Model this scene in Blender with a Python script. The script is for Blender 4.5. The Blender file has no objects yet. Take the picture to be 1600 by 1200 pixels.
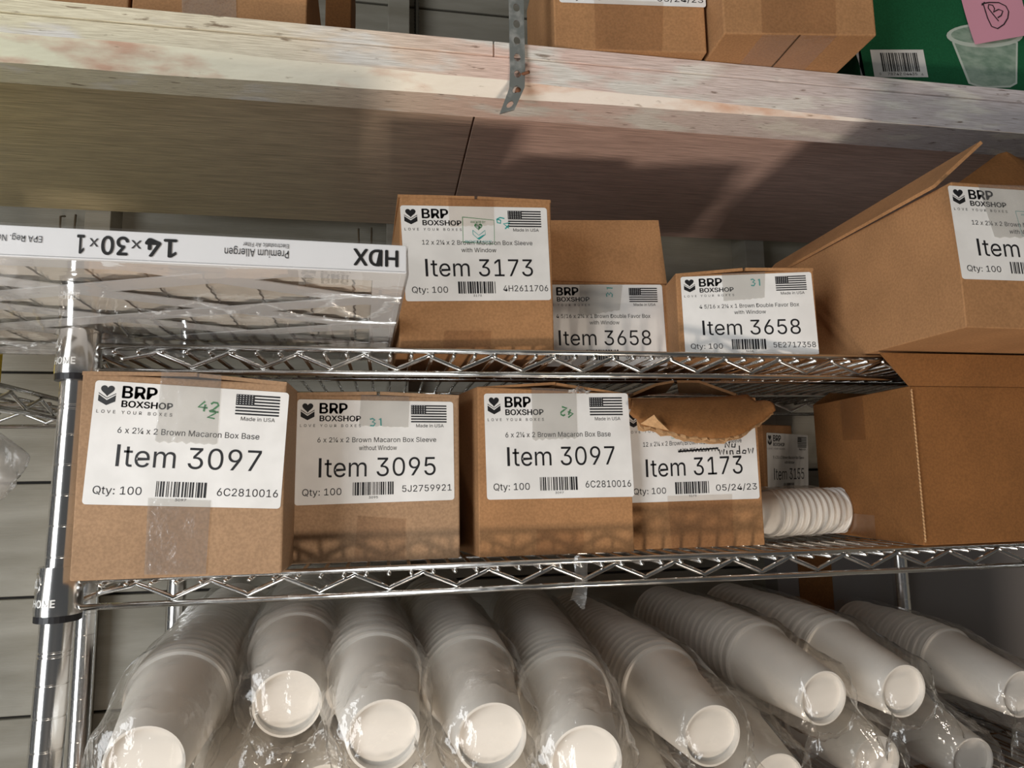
import bpy, bmesh, math, random
import numpy as np
from mathutils import Vector, Matrix, noise
random.seed(7)
S = bpy.context.scene
COL = S.collection
# ------------------------------------------------------------------ camera
FPX = 1100.0
RM = np.array([[0.9845, 0.0063, 0.1755], [-0.1748, 0.1339, 0.9755], [-0.0174, -0.9910, 0.1330]])
CAM = np.array([0.2677, -0.6662, 1.5])
cd = bpy.data.cameras.new('camera'); cam = bpy.data.objects.new('camera', cd); COL.objects.link(cam)
cd.sensor_width = 36; cd.lens = 36 * FPX / 1600; cd.clip_start = .02
Mx = Matrix.Identity(4)
for i in range(3):
    Mx[i][0] = RM[i][0]; Mx[i][1] = -RM[i][1]; Mx[i][2] = -RM[i][2]; Mx[i][3] = CAM[i]
cam.matrix_world = Mx; S.camera = cam
# ------------------------------------------------------------------ world, light, exposure
W = bpy.data.worlds.new('world'); S.world = W; W.use_nodes = True
W.node_tree.nodes['Background'].inputs[0].default_value = (.80, .82, .84, 1)
W.node_tree.nodes['Background'].inputs[1].default_value = .06
def area(name, loc, target, sx, sy, power, col):
    d = bpy.data.lights.new(name, 'AREA'); d.shape = 'RECTANGLE'; d.size = sx; d.size_y = sy
    d.energy = power; d.color = col
    o = bpy.data.objects.new(name, d); COL.objects.link(o); o.location = loc
    o.rotation_euler = (Vector(target) - Vector(loc)).to_track_quat('-Z', 'Y').to_euler()
    return o
area('doorway_daylight', (-1.20, -1.35, 1.45), (.15, 0, 1.50), .9, 2.1, 28, (.95, .98, 1.0))
area('sunlit_floor_patch', (.40, -1.42, .04), (.38, .1, 1.7), .30, .30, 22, (1.0, .87, .74))
S.view_settings.view_transform = 'Standard'; S.view_settings.look = 'None'
S.view_settings.gamma = 1; S.view_settings.use_curve_mapping = False
S.view_settings.exposure = .42
S.cycles.transparent_max_bounces = 32

# ------------------------------------------------------------------ measuring helpers (rays of the survey camera onto real planes)
def _ray(u, v): return RM @ np.array([(u - 800) / FPX, (v - 600) / FPX, 1.0])
def at(u, v, y): r = _ray(u, v); return Vector(CAM + r * ((y - CAM[1]) / r[1]))
def atz(u, v, z): r = _ray(u, v); return Vector(CAM + r * ((z - CAM[2]) / r[2]))
def atd(u, v, d): return Vector(CAM + _ray(u, v) * d)

# ------------------------------------------------------------------ materials
MATS = {}
def mat(name, build):
    if name in MATS: return MATS[name]
    m = bpy.data.materials.new(name); m.use_nodes = True
    nt = m.node_tree; nt.nodes.clear()
    out = nt.nodes.new('ShaderNodeOutputMaterial')
    sh = build(nt, lambda t: nt.nodes.new(t))
    nt.links.new(sh.outputs[0], out.inputs[0]); MATS[name] = m
    return m
def L(nt, a, b): nt.links.new(a, b)
def princ(nt, N, col, rough=.6, metal=0., spec=.5):
    p = N('ShaderNodeBsdfPrincipled'); p.inputs['Base Color'].default_value = (*col, 1)
    p.inputs['Roughness'].default_value = rough; p.inputs['Metallic'].default_value = metal
    p.inputs['Specular IOR Level'].default_value = spec
    return p
def noisecol(nt, N, c1, c2, scale, vec=(1, 1, 1), detail=6, lo=.35, hi=.65, coord='Object'):
    tc = N('ShaderNodeTexCoord'); mp = N('ShaderNodeMapping'); mp.inputs['Scale'].default_value = vec
    no = N('ShaderNodeTexNoise'); no.inputs['Scale'].default_value = scale; no.inputs['Detail'].default_value = detail
    cr = N('ShaderNodeValToRGB'); cr.color_ramp.elements[0].position = lo; cr.color_ramp.elements[1].position = hi
    cr.color_ramp.elements[0].color = (*c1, 1); cr.color_ramp.elements[1].color = (*c2, 1)
    L(nt, tc.outputs[coord], mp.inputs[0]); L(nt, mp.outputs[0], no.inputs['Vector']); L(nt, no.outputs['Fac'], cr.inputs[0])
    return cr, no
def bump(nt, N, src, p, st, dist=.001):
    b = N('ShaderNodeBump'); b.inputs['Strength'].default_value = st; b.inputs['Distance'].default_value = dist
    L(nt, src, b.inputs['Height']); L(nt, b.outputs[0], p.inputs['Normal']); return b
def simple(name, col, rough=.6, metal=0., spec=.5):
    return mat(name, lambda nt, N: princ(nt, N, col, rough, metal, spec))
def cardboard(name, c, d=.82):
    def f(nt, N):
        p = princ(nt, N, c, .78, 0, .25)
        cr, no = noisecol(nt, N, tuple(x * d for x in c), c, 14, detail=8)
        c2, n2 = noisecol(nt, N, (.86, .86, .86), (1.06, 1.06, 1.06), 420, detail=2)
        mx = N('ShaderNodeMix'); mx.data_type = 'RGBA'; mx.blend_type = 'MULTIPLY'; mx.inputs[0].default_value = 1
        L(nt, cr.outputs[0], mx.inputs[6]); L(nt, c2.outputs[0], mx.inputs[7]); L(nt, mx.outputs[2], p.inputs['Base Color'])
        c3, n3 = noisecol(nt, N, (0, 0, 0), (1, 1, 1), 60, vec=(6, 6, .4), detail=2)
        bump(nt, N, n3.outputs['Fac'], p, .10, .0006)
        return p
    return mat(name, f)
CB = cardboard('kraft_cardboard', (.425, .220, .098))
CB_GREY = cardboard('greyish_kraft_cardboard', (.400, .250, .145))
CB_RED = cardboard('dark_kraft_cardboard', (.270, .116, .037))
CB_IN = cardboard('raw_cardboard_edge', (.560, .330, .160))
def _label(nt, N):
    p = princ(nt, N, (.80, .79, .77), .42, 0, .35)
    cr, no = noisecol(nt, N, (.74, .73, .71), (.83, .82, .80), 30)
    L(nt, cr.outputs[0], p.inputs['Base Color']); bump(nt, N, no.outputs['Fac'], p, .08, .001); return p
LAB = mat('label_paper', _label)
INK = simple('black_print', (.012, .012, .014), .45)
INKG = simple('green_marker', (.02, .25, .07), .5)
INKT = simple('teal_marker', (.03, .38, .36), .5)
INKW = simple('white_print', (.80, .80, .80), .5)
def film(name, base, tint=(1, 1, 1), haze=.06, rough=.12, bscale=60, bst=.5, gl=1.0, vec=(1, 1, 1)):
    def f(nt, N):
        tr = N('ShaderNodeBsdfTransparent'); tr.inputs[0].default_value = (*tint, 1)
        g = N('ShaderNodeBsdfGlossy'); g.inputs['Roughness'].default_value = rough; g.inputs[0].default_value = (gl, gl, gl, 1)
        d = N('ShaderNodeBsdfDiffuse'); d.inputs[0].default_value = (.8, .78, .75, 1)
        cr, no = noisecol(nt, N, (0, 0, 0), (1, 1, 1), bscale, vec=vec, detail=4)
        b = N('ShaderNodeBump'); b.inputs['Strength'].default_value = bst; b.inputs['Distance'].default_value = .004
        L(nt, no.outputs['Fac'], b.inputs['Height']); L(nt, b.outputs[0], g.inputs['Normal'])
        # Schlick reflectance of a thin two-sided sheet
        fr = N('ShaderNodeLayerWeight'); fr.inputs[0].default_value = .5
        pw = N('ShaderNodeMath'); pw.operation = 'POWER'; pw.inputs[1].default_value = 4.0; L(nt, fr.outputs['Facing'], pw.inputs[0])
        ad = N('ShaderNodeMath'); ad.operation = 'MULTIPLY_ADD'; ad.inputs[1].default_value = .9; ad.inputs[2].default_value = base + .04; ad.use_clamp = True
        L(nt, pw.outputs[0], ad.inputs[0])
        m1 = N('ShaderNodeMixShader'); m1.inputs[0].default_value = haze
        L(nt, tr.outputs[0], m1.inputs[1]); L(nt, d.outputs[0], m1.inputs[2])
        m2 = N('ShaderNodeMixShader'); L(nt, ad.outputs[0], m2.inputs[0]); L(nt, m1.outputs[0], m2.inputs[1]); L(nt, g.outputs[0], m2.inputs[2])
        return m2
    return mat(name, f)
TAPE = film('clear_packing_tape', .15, (.96, .95, .93), .08, .18, 75, .36)
TAPE_BR = film('packing_tape_on_kraft', .02, (.93, .90, .87), .0, .22, 120, .2)
BAG = film('clear_plastic_bag', .030, (.985, .975, .955), .03, .11, 55, .9, 1.0)
WRAP = film('shrink_wrap', .06, (.98, .98, .98), .05, .035, 22, .10, 1.0)
def _chrome(nt, N):
    p = princ(nt, N, (.72, .71, .69), .16, 1.0)
    cr, no = noisecol(nt, N, (.10, .10, .10), (.30, .30, .30), 40); L(nt, cr.outputs[0], p.inputs['Roughness']); return p
CHROME = mat('chrome_wire', _chrome)
POSTM = simple('polished_chrome_post', (.86, .85, .83), .17, 1.0)
BLACK = simple('black_plastic', (.012, .012, .014), .4)
def _paint(nt, N):
    # weathered whitewash over peach undercoat; yellow, peach and lavender light tints ramped into it along X
    p = princ(nt, N, (.7, .65, .6), .62, 0, .3)
    tc = N('ShaderNodeTexCoord'); sx = N('ShaderNodeSeparateXYZ'); L(nt, tc.outputs['Object'], sx.inputs[0])
    rp = N('ShaderNodeValToRGB'); e = rp.color_ramp.elements
    mr = N('ShaderNodeMapRange'); mr.inputs[1].default_value = -.7; mr.inputs[2].default_value = .7
    L(nt, sx.outputs[0], mr.inputs[0]); L(nt, mr.outputs[0], rp.inputs[0])
    e[0].position = .12; e[0].color = (.76, .70, .50, 1); e[1].position = .95; e[1].color = (.58, .54, .56, 1)
    k = e.new(.33); k.color = (.78, .70, .55, 1); k = e.new(.50); k.color = (.80, .58, .50, 1); k = e.new(.66); k.color = (.74, .64, .60, 1)
    cr, no = noisecol(nt, N, (0, 0, 0), (1, 1, 1), 9, vec=(1, 3, 4), detail=9, lo=.53, hi=.62)
    wm = N('ShaderNodeMix'); wm.data_type = 'RGBA'; wm.inputs[7].default_value = (.80, .76, .70, 1)
    L(nt, cr.outputs[0], wm.inputs[0]); L(nt, rp.outputs[0], wm.inputs[6])
    c2, n2 = noisecol(nt, N, (.70, .67, .64), (1.04, 1.04, 1.04), 30, vec=(1.2, 34, 34), detail=7, lo=.34, hi=.58)
    mx = N('ShaderNodeMix'); mx.data_type = 'RGBA'; mx.blend_type = 'MULTIPLY'; mx.inputs[0].default_value = .9
    L(nt, wm.outputs[2], mx.inputs[6]); L(nt, c2.outputs[0], mx.inputs[7])
    c3, n3 = noisecol(nt, N, (.25, .18, .13), (1, 1, 1), 60, vec=(.6, 3, 3), detail=6, lo=.30, hi=.36)
    m3 = N('ShaderNodeMix'); m3.data_type = 'RGBA'; m3.blend_type = 'MULTIPLY'; m3.inputs[0].default_value = .8
    L(nt, mx.outputs[2], m3.inputs[6]); L(nt, c3.outputs[0], m3.inputs[7]); L(nt, m3.outputs[2], p.inputs['Base Color'])
    bump(nt, N, n2.outputs['Fac'], p, .5, .002)
    return p
PAINT = mat('weathered_painted_lumber', _paint)
def _wane(nt, N):
    p = princ(nt, N, (.8, .72, .6), .7, 0, .25)
    tc = N('ShaderNodeTexCoord'); sx = N('ShaderNodeSeparateXYZ'); L(nt, tc.outputs['Object'], sx.inputs[0])
    mr = N('ShaderNodeMapRange'); mr.inputs[1].default_value = -.5; mr.inputs[2].default_value = .05; L(nt, sx.outputs[0], mr.inputs[0])
    rp = N('ShaderNodeMix'); rp.data_type = 'RGBA'; rp.inputs[6].default_value = (.86, .82, .60, 1); rp.inputs[7].default_value = (.84, .75, .66, 1); L(nt, mr.outputs[0], rp.inputs[0])  # cream-to-peach tint of the light, put into this paint colour too
    cr, no = noisecol(nt, N, (0, 0, 0), (1, 1, 1), 24, vec=(.5, 1.6, 1.6), detail=12, lo=.50, hi=.66)
    wm = N('ShaderNodeMix'); wm.data_type = 'RGBA'; wm.inputs[7].default_value = (.66, .42, .30, 1)
    L(nt, cr.outputs[0], wm.inputs[0]); L(nt, rp.outputs[2], wm.inputs[6])
    c3, n3 = noisecol(nt, N, (.40, .33, .26), (1, 1, 1), 110, vec=(.5, 2, 2), detail=6, lo=.25, hi=.34)
    m3 = N('ShaderNodeMix'); m3.data_type = 'RGBA'; m3.blend_type = 'MULTIPLY'; m3.inputs[0].default_value = .7
    L(nt, wm.outputs[2], m3.inputs[6]); L(nt, c3.outputs[0], m3.inputs[7]); L(nt, m3.outputs[2], p.inputs['Base Color'])
    bump(nt, N, no.outputs['Fac'], p, .9, .004); return p
WANE = mat('peeling_paint_on_waney_edge', _wane)
def _ply(nt, N):
    p = princ(nt, N, (.5, .4, .33), .55, 0, .35)
    tc = N('ShaderNodeTexCoord'); sx = N('ShaderNodeSeparateXYZ'); L(nt, tc.outputs['Object'], sx.inputs[0])
    rp = N('ShaderNodeValToRGB'); e = rp.color_ramp.elements
    mr = N('ShaderNodeMapRange'); mr.inputs[1].default_value = -.7; mr.inputs[2].default_value = .7
    L(nt, sx.outputs[0], mr.inputs[0]); L(nt, mr.outputs[0], rp.inputs[0])
    e[0].position = .10; e[0].color = (.62, .52, .32, 1); e[1].position = .9; e[1].color = (.60, .42, .37, 1)  # olive to pink tint of the light, put into the plywood colour
    k = e.new(.33); k.color = (.63, .51, .36, 1); k = e.new(.52); k.color = (.68, .46, .39, 1)
    c2, n2 = noisecol(nt, N, (.62, .60, .58), (1.12, 1.12, 1.10), 14, vec=(1.6, 30, 1), detail=9, lo=.32, hi=.66)
    mx = N('ShaderNodeMix'); mx.data_type = 'RGBA'; mx.blend_type = 'MULTIPLY'; mx.inputs[0].default_value = .8
    L(nt, rp.outputs[0], mx.inputs[6]); L(nt, c2.outputs[0], mx.inputs[7]); L(nt, mx.outputs[2], p.inputs['Base Color'])
    bump(nt, N, n2.outputs['Fac'], p, .4, .002); return p
PLY = mat('light_tinted_plywood', _ply)
def _wall(nt, N):
    p = princ(nt, N, (.6, .6, .56), .6, 0, .3)
    cr, no = noisecol(nt, N, (.235, .218, .175), (.33, .312, .265), 5, vec=(1, 1, 6), detail=8)
    L(nt, cr.outputs[0], p.inputs['Base Color'])
    c2, n2 = noisecol(nt, N, (0, 0, 0), (1, 1, 1), 25, vec=(1, 1, 25)); bump(nt, N, n2.outputs['Fac'], p, .3, .002); return p
WALL = mat('whitewashed_plank', _wall)
CONC = mat('concrete_floor', lambda nt, N: (lambda p: (L(nt, noisecol(nt, N, (.30, .29, .27), (.42, .41, .38), 3)[0].outputs[0], p.inputs['Base Color']), p)[1])(princ(nt, N, (.4, .4, .4), .8)))
CUPM = simple('white_paper_cup', (.80, .765, .72), .45, 0, .4)
def _strap(nt, N):
    p = princ(nt, N, (.4, .42, .41), .45, .75)
    cr, no = noisecol(nt, N, (.36, .385, .375), (.66, .67, .65), 45, lo=.5, hi=.62)
    L(nt, cr.outputs[0], p.inputs['Base Color']); bump(nt, N, no.outputs['Fac'], p, .3); return p
STRAP = mat('galvanised_steel', _strap)
RUST = simple('rusty_nail', (.16, .06, .025), .8)
GREEN = cardboard('green_printed_carton', (.012, .125, .050), .9)
GREYC = simple('grey_carton_side', (.42, .42, .43), .7)
PINK = simple('pink_note_paper', (.78, .36, .47), .7)
PALEG = mat('printed_pale_green_cup', lambda nt, N: (lambda p: (L(nt, noisecol(nt, N, (.20, .30, .23), (.34, .44, .36), 60, vec=(1, 1, 2.5))[0].outputs[0], p.inputs['Base Color']), p)[1])(princ(nt, N, (.3, .4, .32), .6)))
PRINTW = simple('printed_white_line', (.55, .62, .55), .6)
WHITEC = simple('white_carton', (.62, .61, .60), .6)
FILTW = simple('white_filter_board', (.74, .74, .75), .5)
PLEAT = mat('pleated_filter_media', lambda nt, N: (lambda p: (L(nt, noisecol(nt, N, (.60, .55, .48), (.72, .67, .60), 40)[0].outputs[0], p.inputs['Base Color']), p)[1])(princ(nt, N, (.7, .65, .6), .9)))
YELLOW = simple('yellow_carton', (.72, .52, .03), .5)

# ------------------------------------------------------------------ object helpers
ORG = {}
def tag(o, label=None, cat=None, group=None, kind=None):
    if label: o['label'] = label
    if cat: o['category'] = cat
    if group: o['group'] = group
    if kind: o['kind'] = kind
    return o
def empty(name, loc, label, cat, group=None):
    o = bpy.data.objects.new(name, None); COL.objects.link(o); o.location = loc; o.empty_display_size = .02
    ORG[o.name] = Vector(loc); return tag(o, label, cat, group)
def mesh(name, vs, fs, m, parent=None, smooth=False, loc=None, mods=(), mids=None):
    """world-space verts -> one mesh object (kept relative to its thing's base)"""
    o0 = ORG[parent.name] if parent else Vector(loc if loc is not None else (0, 0, 0))
    me = bpy.data.meshes.new(name)
    me.from_pydata([tuple(Vector(v) - o0) for v in vs], [], [tuple(f) for f in fs]); me.validate()
    for mm in (m if isinstance(m, (list, tuple)) else [m]): me.materials.append(mm)
    if mids:
        for p, i in zip(me.polygons, mids): p.material_index = i
    if smooth: me.shade_smooth()
    o = bpy.data.objects.new(name, me); COL.objects.link(o)
    if parent: o.parent = parent
    else: o.location = o0
    ORG[o.name] = o0
    for t, kw in mods:
        md = o.modifiers.new(t.lower(), t)
        for k, v in kw.items(): setattr(md, k, v)
    return o
def copyobj(o, name, parent, loc=None):
    c = o.copy(); COL.objects.link(c); c.parent = parent
    if loc is not None: c.location = loc
    c.name = name; ORG[c.name] = ORG[o.name]; return c
BEV = lambda w=.0012, s=2: ('BEVEL', dict(width=w, segments=s, limit_method='ANGLE'))
SOL = lambda t, off=-1: ('SOLIDIFY', dict(thickness=t, offset=off))
HEXF = [(0, 3, 2, 1), (4, 5, 6, 7), (0, 1, 5, 4), (1, 2, 6, 5), (2, 3, 7, 6), (3, 0, 4, 7)]
# corner order: 0 front-left-bottom 1 front-right-bottom 2 back-right-bottom 3 back-left-bottom, 4..7 the same on top
def boxv(x0, x1, y0, y1, z0, z1):
    return [(x0, y0, z0), (x1, y0, z0), (x1, y1, z0), (x0, y1, z0), (x0, y0, z1), (x1, y0, z1), (x1, y1, z1), (x0, y1, z1)]
def box(name, x0, x1, y0, y1, z0, z1, m, parent=None, bev=.0012, **k):
    return mesh(name, boxv(x0, x1, y0, y1, z0, z1), HEXF, m, parent, mods=(BEV(bev),) if bev else (), **k)
def tube(pts, r, n=8, closed=False):
    """verts, faces of a round bar along pts"""
    pts = [Vector(p) for p in pts]; vs = []; fs = []
    prev = None
    for i, p in enumerate(pts):
        a = pts[max(i - 1, 0)]; b = pts[min(i + 1, len(pts) - 1)]
        t = (b - a).normalized()
        if prev is None:
            up = Vector((0, 0, 1)) if abs(t.z) < .9 else Vector((1, 0, 0)); x = t.cross(up).normalized()
        else: x = (prev - t * prev.dot(t)).normalized()
        prev = x; y = t.cross(x)
        for k in range(n):
            an = 2 * math.pi * k / n; vs.append(p + x * (r * math.cos(an)) + y * (r * math.sin(an)))
    for i in range(len(pts) - 1):
        for k in range(n):
            fs.append((i * n + k, i * n + (k + 1) % n, (i + 1) * n + (k + 1) % n, (i + 1) * n + k))
    fs.append(tuple(range(n - 1, -1, -1))); fs.append(tuple(range((len(pts) - 1) * n, len(pts) * n)))
    return vs, fs
def join(parts):
    vs = []; fs = []
    for v, f in parts:
        o = len(vs); vs += list(v); fs += [tuple(i + o for i in q) for q in f]
    return vs, fs
def lathe(prof, n, axis=lambda r, h, a: (r * math.cos(a), r * math.sin(a), h)):
    vs = []; fs = []
    for r, h in prof:
        for k in range(n): vs.append(axis(r, h, 2 * math.pi * k / n))
    for i in range(len(prof) - 1):
        for k in range(n): fs.append((i * n + k, i * n + (k + 1) % n, (i + 1) * n + (k + 1) % n, (i + 1) * n + k))
    return vs, fs
def grid(fn, nu, nv):
    vs = [fn(i / nu, j / nv) for j in range(nv + 1) for i in range(nu + 1)]
    fs = [(j * (nu + 1) + i, j * (nu + 1) + i + 1, (j + 1) * (nu + 1) + i + 1, (j + 1) * (nu + 1) + i) for j in range(nv) for i in range(nu)]
    return vs, fs

# ------------------------------------------------------------------ flat print: text, strokes, barcodes in the unit square of a label (x right, y down)
_tc = {}
SANS = None
try:      # Blender's own bundled sans serif, nearer to the labels' lettering than the built-in one
    import os
    _fp = os.path.join(bpy.utils.system_resource('DATAFILES'), 'fonts', 'Inter.woff2')
    if os.path.exists(_fp): SANS = bpy.data.fonts.load(_fp)
except Exception: SANS = None
def glyphs(s, bold=False, space=1.0):
    key = (s, bold, space)
    if key in _tc: return _tc[key]
    c = bpy.data.curves.new('t', 'FONT'); c.body = s; c.fill_mode = 'BOTH'
    if SANS: c.font = SANS; c.resolution_u = 3; c.space_character = space
    o = bpy.data.objects.new('t', c); me = bpy.data.meshes.new_from_object(o)
    vs = [(v.co.x, v.co.y) for v in me.vertices]; fs = [tuple(p.vertices) for p in me.polygons]
    bpy.data.objects.remove(o); bpy.data.meshes.remove(me); bpy.data.curves.remove(c)
    if bold:      # heavier strokes: the outline laid over itself with small shifts
        V0, F0_ = vs, fs; vs = []; fs = []
        for dx, dy in ((-.022, 0), (.022, 0), (0, -.016), (0, .016), (-.012, .0), (.012, 0)):
            o_ = len(vs); vs += [(x + dx, y + dy) for x, y in V0]; fs += [tuple(i + o_ for i in q) for q in F0_]
    _tc[key] = (vs, fs); return _tc[key]
CAP = max(y for x, y in glyphs('H')[0])
class Print:
    def __init__(s): s.v = []; s.f = []; s.m = []
    def add(s, vs, fs, mi=0):
        o = len(s.v); s.v += vs; s.f += [tuple(i + o for i in q) for q in fs]; s.m += [mi] * len(fs)
    def text(s, t, x0, x1, y0, y1, bold=False, space=1.0, mi=0, rot=0):
        vs, fs = glyphs(t, bold, space)
        if not vs: return
        a = min(v[0] for v in vs); b = max(v[0] for v in vs)
        s.add([(x0 + (v[0] - a) / (b - a) * (x1 - x0), y1 - v[1] / CAP * (y1 - y0)) for v in vs], fs, mi)
    def poly(s, pts, mi=0): s.add(list(pts), [tuple(range(len(pts)))], mi)
    def rect(s, x0, x1, y0, y1, mi=0): s.poly([(x0, y1), (x1, y1), (x1, y0), (x0, y0)], mi)
    def stroke(s, pts, w, mi=0, asp=1.5):
        # asp: width/height of the surface, so that strokes keep their width
        P = [Vector((x * asp, y)) for x, y in pts]
        vs = []
        for i, p in enumerate(P):
            t = (P[min(i + 1, len(P) - 1)] - P[max(i - 1, 0)])
            t = t.normalized() if t.length else Vector((1, 0)); n = Vector((-t.y, t.x)) * w / 2
            vs += [((p + n).x / asp, (p + n).y), ((p - n).x / asp, (p - n).y)]
        s.add(vs, [(2 * i, 2 * i + 1, 2 * i + 3, 2 * i + 2) for i in range(len(P) - 1)], mi)
    def barcode(s, x0, x1, y0, y1, seed, mi=0, n=34):
        r = random.Random(seed); x = 0; bars = []
        while x < n:
            w = r.choice((1, 1, 1, 2, 2, 3)) * .62; bars.append((x, x + w)); x += w + r.choice((.6, .6, .9, 1.4))
        T = bars[-1][1]
        for a, b in bars: s.rect(x0 + a / T * (x1 - x0), x0 + b / T * (x1 - x0), y0, y1, mi)
    def heart(s, cx, cy, w, h, mi=0):
        pts = []
        for k in range(28):
            t = 2 * math.pi * k / 28
            pts.append((cx + w / 2 * (math.sin(t) ** 3), cy - h / 2 * ((13 * math.cos(t) - 5 * math.cos(2 * t) - 2 * math.cos(3 * t) - math.cos(4 * t)) / 15)))
        s.poly(pts[::-1], mi)
    def logo(s, x0, x1, y0, y1, mi=0):
        w = x1 - x0; h = y1 - y0
        q = lambda a, b: (x0 + a * w, y0 + b * h)
        s.heart((x0 + x1) / 2, y0 + .27 * h, .80 * w, .56 * h, mi)
        s.poly([q(0, .50), q(.0, .80), q(.5, 1.0), q(.5, .76)], mi); s.poly([q(.5, .76), q(.5, 1.0), q(1, .80), q(1, .50)], mi)
        s.stroke([q(.0, .42), q(.5, .66), q(1, .42)], .006, mi)
    def build(s, name, mats, parent, fmap): return mesh(name, [fmap(x, y) for x, y in s.v], s.f, mats, parent, mids=s.m)
DIG = {'4': [[(.6, 0), (0, .62), (.95, .62)], [(.68, .3), (.62, 1)]], '2': [[(.05, .2), (.3, 0), (.7, .02), (.85, .25), (.5, .6), (.05, .95), (.95, .92)]],
       '3': [[(.1, .08), (.5, 0), (.85, .2), (.45, .45), (.9, .65), (.6, .97), (.08, .9)]], '1': [[(.3, .2), (.55, 0), (.55, 1)]],
       '9': [[(.9, .25), (.55, 0), (.12, .18), (.2, .48), (.6, .52), (.9, .25), (.8, 1)]], '6': [[(.85, .02), (.3, .25), (.1, .7), (.45, 1), (.85, .8), (.6, .5), (.15, .65)]]}
def hand(p, s, x, y, w, h, sw, mi, rot=0, asp=1.5):
    ca, sa = math.cos(rot), math.sin(rot)
    for i, ch in enumerate(s):
        for st in DIG[ch]:
            q = []
            for a, b in st:
                X = (i * 1.2 + a - 1.1) * w * asp; Y = (b - .5) * h
                q.append((x + (X * ca - Y * sa) / asp, y + X * sa + Y * ca))
            p.stroke(q, sw, mi, asp)
def quadmap(TL, TR, BR, BL, off):
    TL, TR, BR, BL = map(Vector, (TL, TR, BR, BL)); n = (TR - TL).cross(TL - BL).normalized()
    if n.y > 0 and abs(n.y) > .3: n = -n
    return lambda x, y, d=0: (TL * (1 - x) + TR * x) * (1 - y) + (BL * (1 - x) + BR * x) * y + n * (off + d)
def label_on(parent, corners, item, desc, code, marks=(), qty='100', skip_top=False, item_y=None, extra=None, bar=None):
    fm = quadmap(*corners, .0004)
    # sheet with rounded corners
    r = .028; pts = []
    for cx, cy, a0 in ((1 - r / 1.5, r, -90), (1 - r / 1.5, 1 - r, 0), (r / 1.5, 1 - r, 90), (r / 1.5, r, 180)):
        for k in range(5):
            a = math.radians(a0 + k * 22.5); pts.append((cx + r / 1.5 * math.cos(a), cy + r * math.sin(a)))
    lb = mesh('label', [fm(x, y) for x, y in pts], [tuple(range(len(pts)))[::-1]], LAB, parent)
    tag(lb, 'white printed shipping label')
    p = Print(); two = len(desc) > 1
    if not skip_top: p.logo(.022, .108, .03, .20)
    X0, X1, Y0, Y1 = .722, .955, .04, .215
    hh = (Y1 - Y0) / 13
    if not skip_top:
        p.text('BRP', .138, .315, .035, .132, True); p.text('BOXSHOP', .14, .40, .155, .207, True)
        p.text('LOVE YOUR BOXES', .02, .40, .238, .264, False, 1.6)
        for i in range(0, 13, 2): p.rect(X0 + (.42 * (X1 - X0) if i < 7 else 0), X1, Y0 + i * hh, Y0 + (i + 1) * hh)
        p.rect(X0, X0 + .42 * (X1 - X0), Y0, Y0 + 7 * hh)
        if two: p.text(desc[0], .13, .885, .365, .412); p.text(desc[1], .39, .63, .445, .49)
        else: p.text(desc[0], .135, .86, .372, .42)
        iy = item_y or ((.565, .745) if two else (.515, .69))
        p.text('Made in USA', .755, .935, .232, .264)
        p.rect(.142, .159, iy[0] - .002, iy[1]); p.text('tem ' + item, .178, .88, *iy)
    lo_ = .045 if skip_top else 0
    p.text('Qty: ' + qty, .045, .285, .852 + lo_, .915 + lo_)
    p.barcode(.355, .61, .80, .925, bar or item); p.text(bar or item, .455, .512, .938, .958)
    p.text(code, .665, .982, .842 + lo_, .905 + lo_)
    for fn in marks: fn(p)
    pr = p.build('printed_text', [INK, INKG, INKT, INKW], lb, lambda x, y: fm(x, y, .0002))
    if skip_top: return lb, fm
    st = Print()
    for r_ in range(5):
        for c in range(6): st.rect(X0 + (.02 + .067 * c) * (X1 - X0), X0 + (.045 + .067 * c) * (X1 - X0), Y0 + (.5 + r_ * 1.3) * hh, Y0 + (.9 + r_ * 1.3) * hh)
    st.build('flag_stars', [INKW], lb, lambda x, y: fm(x, y, .0004))
    return lb, fm
def strip(parent, name, m, TL, TR, BR, BL, off=.0009, ragged=True, seed=1):
    """a strip of tape with a serrated end"""
    fm = quadmap(TL, TR, BR, BL, off); r = random.Random(seed); n = 14
    vs = [fm(i / n, 0) for i in range(n + 1)] + [fm(i / n, 1 + ((i % 2) * .025 + r.random() * .02 if ragged else 0)) for i in range(n + 1)]
    fs = [(i, n + 1 + i, n + 2 + i, i + 1) for i in range(n)]
    return mesh(name, vs, fs, m, parent)

# =================================================================== SETTING
YW = .55
fl = box('floor', -2.2, 2.8, -4.0, YW + .05, -.05, 0, CONC, bev=0); tag(fl, 'grey concrete floor under the wire rack', 'floor', kind='structure')
ce = box('ceiling', -2.2, 2.8, -1.6, YW + .05, 2.8, 2.85, WALL, bev=0); tag(ce, 'whitewashed board ceiling above the wooden shelf', 'ceiling', kind='structure')
wr = box('wall_right', 2.6, 2.65, -1.2, YW, 0, 2.8, WALL, bev=0); tag(wr, 'whitewashed wall off to the right', 'wall', kind='structure')
wb = box('wall_back', -2.2, 2.8, YW + .012, YW + .05, 0, 2.8, simple('dark_wall_sheathing', (.05, .045, .04), .8), bev=0)
tag(wb, 'whitewashed horizontal plank wall behind the rack', 'wall', kind='structure')
zj = at(60, 752, YW).z; ph = .1731
k0 = -int(zj / ph)
pl0 = None
for k in range(k0, 9):
    z0 = zj + k * ph; z1 = z0 + ph - .004
    if z0 < 0 or z1 > 2.8: continue
    if pl0 is None:
        pl0 = box('plank', -2.2, 2.8, YW, YW + .012, 0, ph - .004, WALL, wb, bev=.0018); pl0.location = (0, 0, z0)
    else: copyobj(pl0, 'plank', wb, (0, 0, z0))
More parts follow.
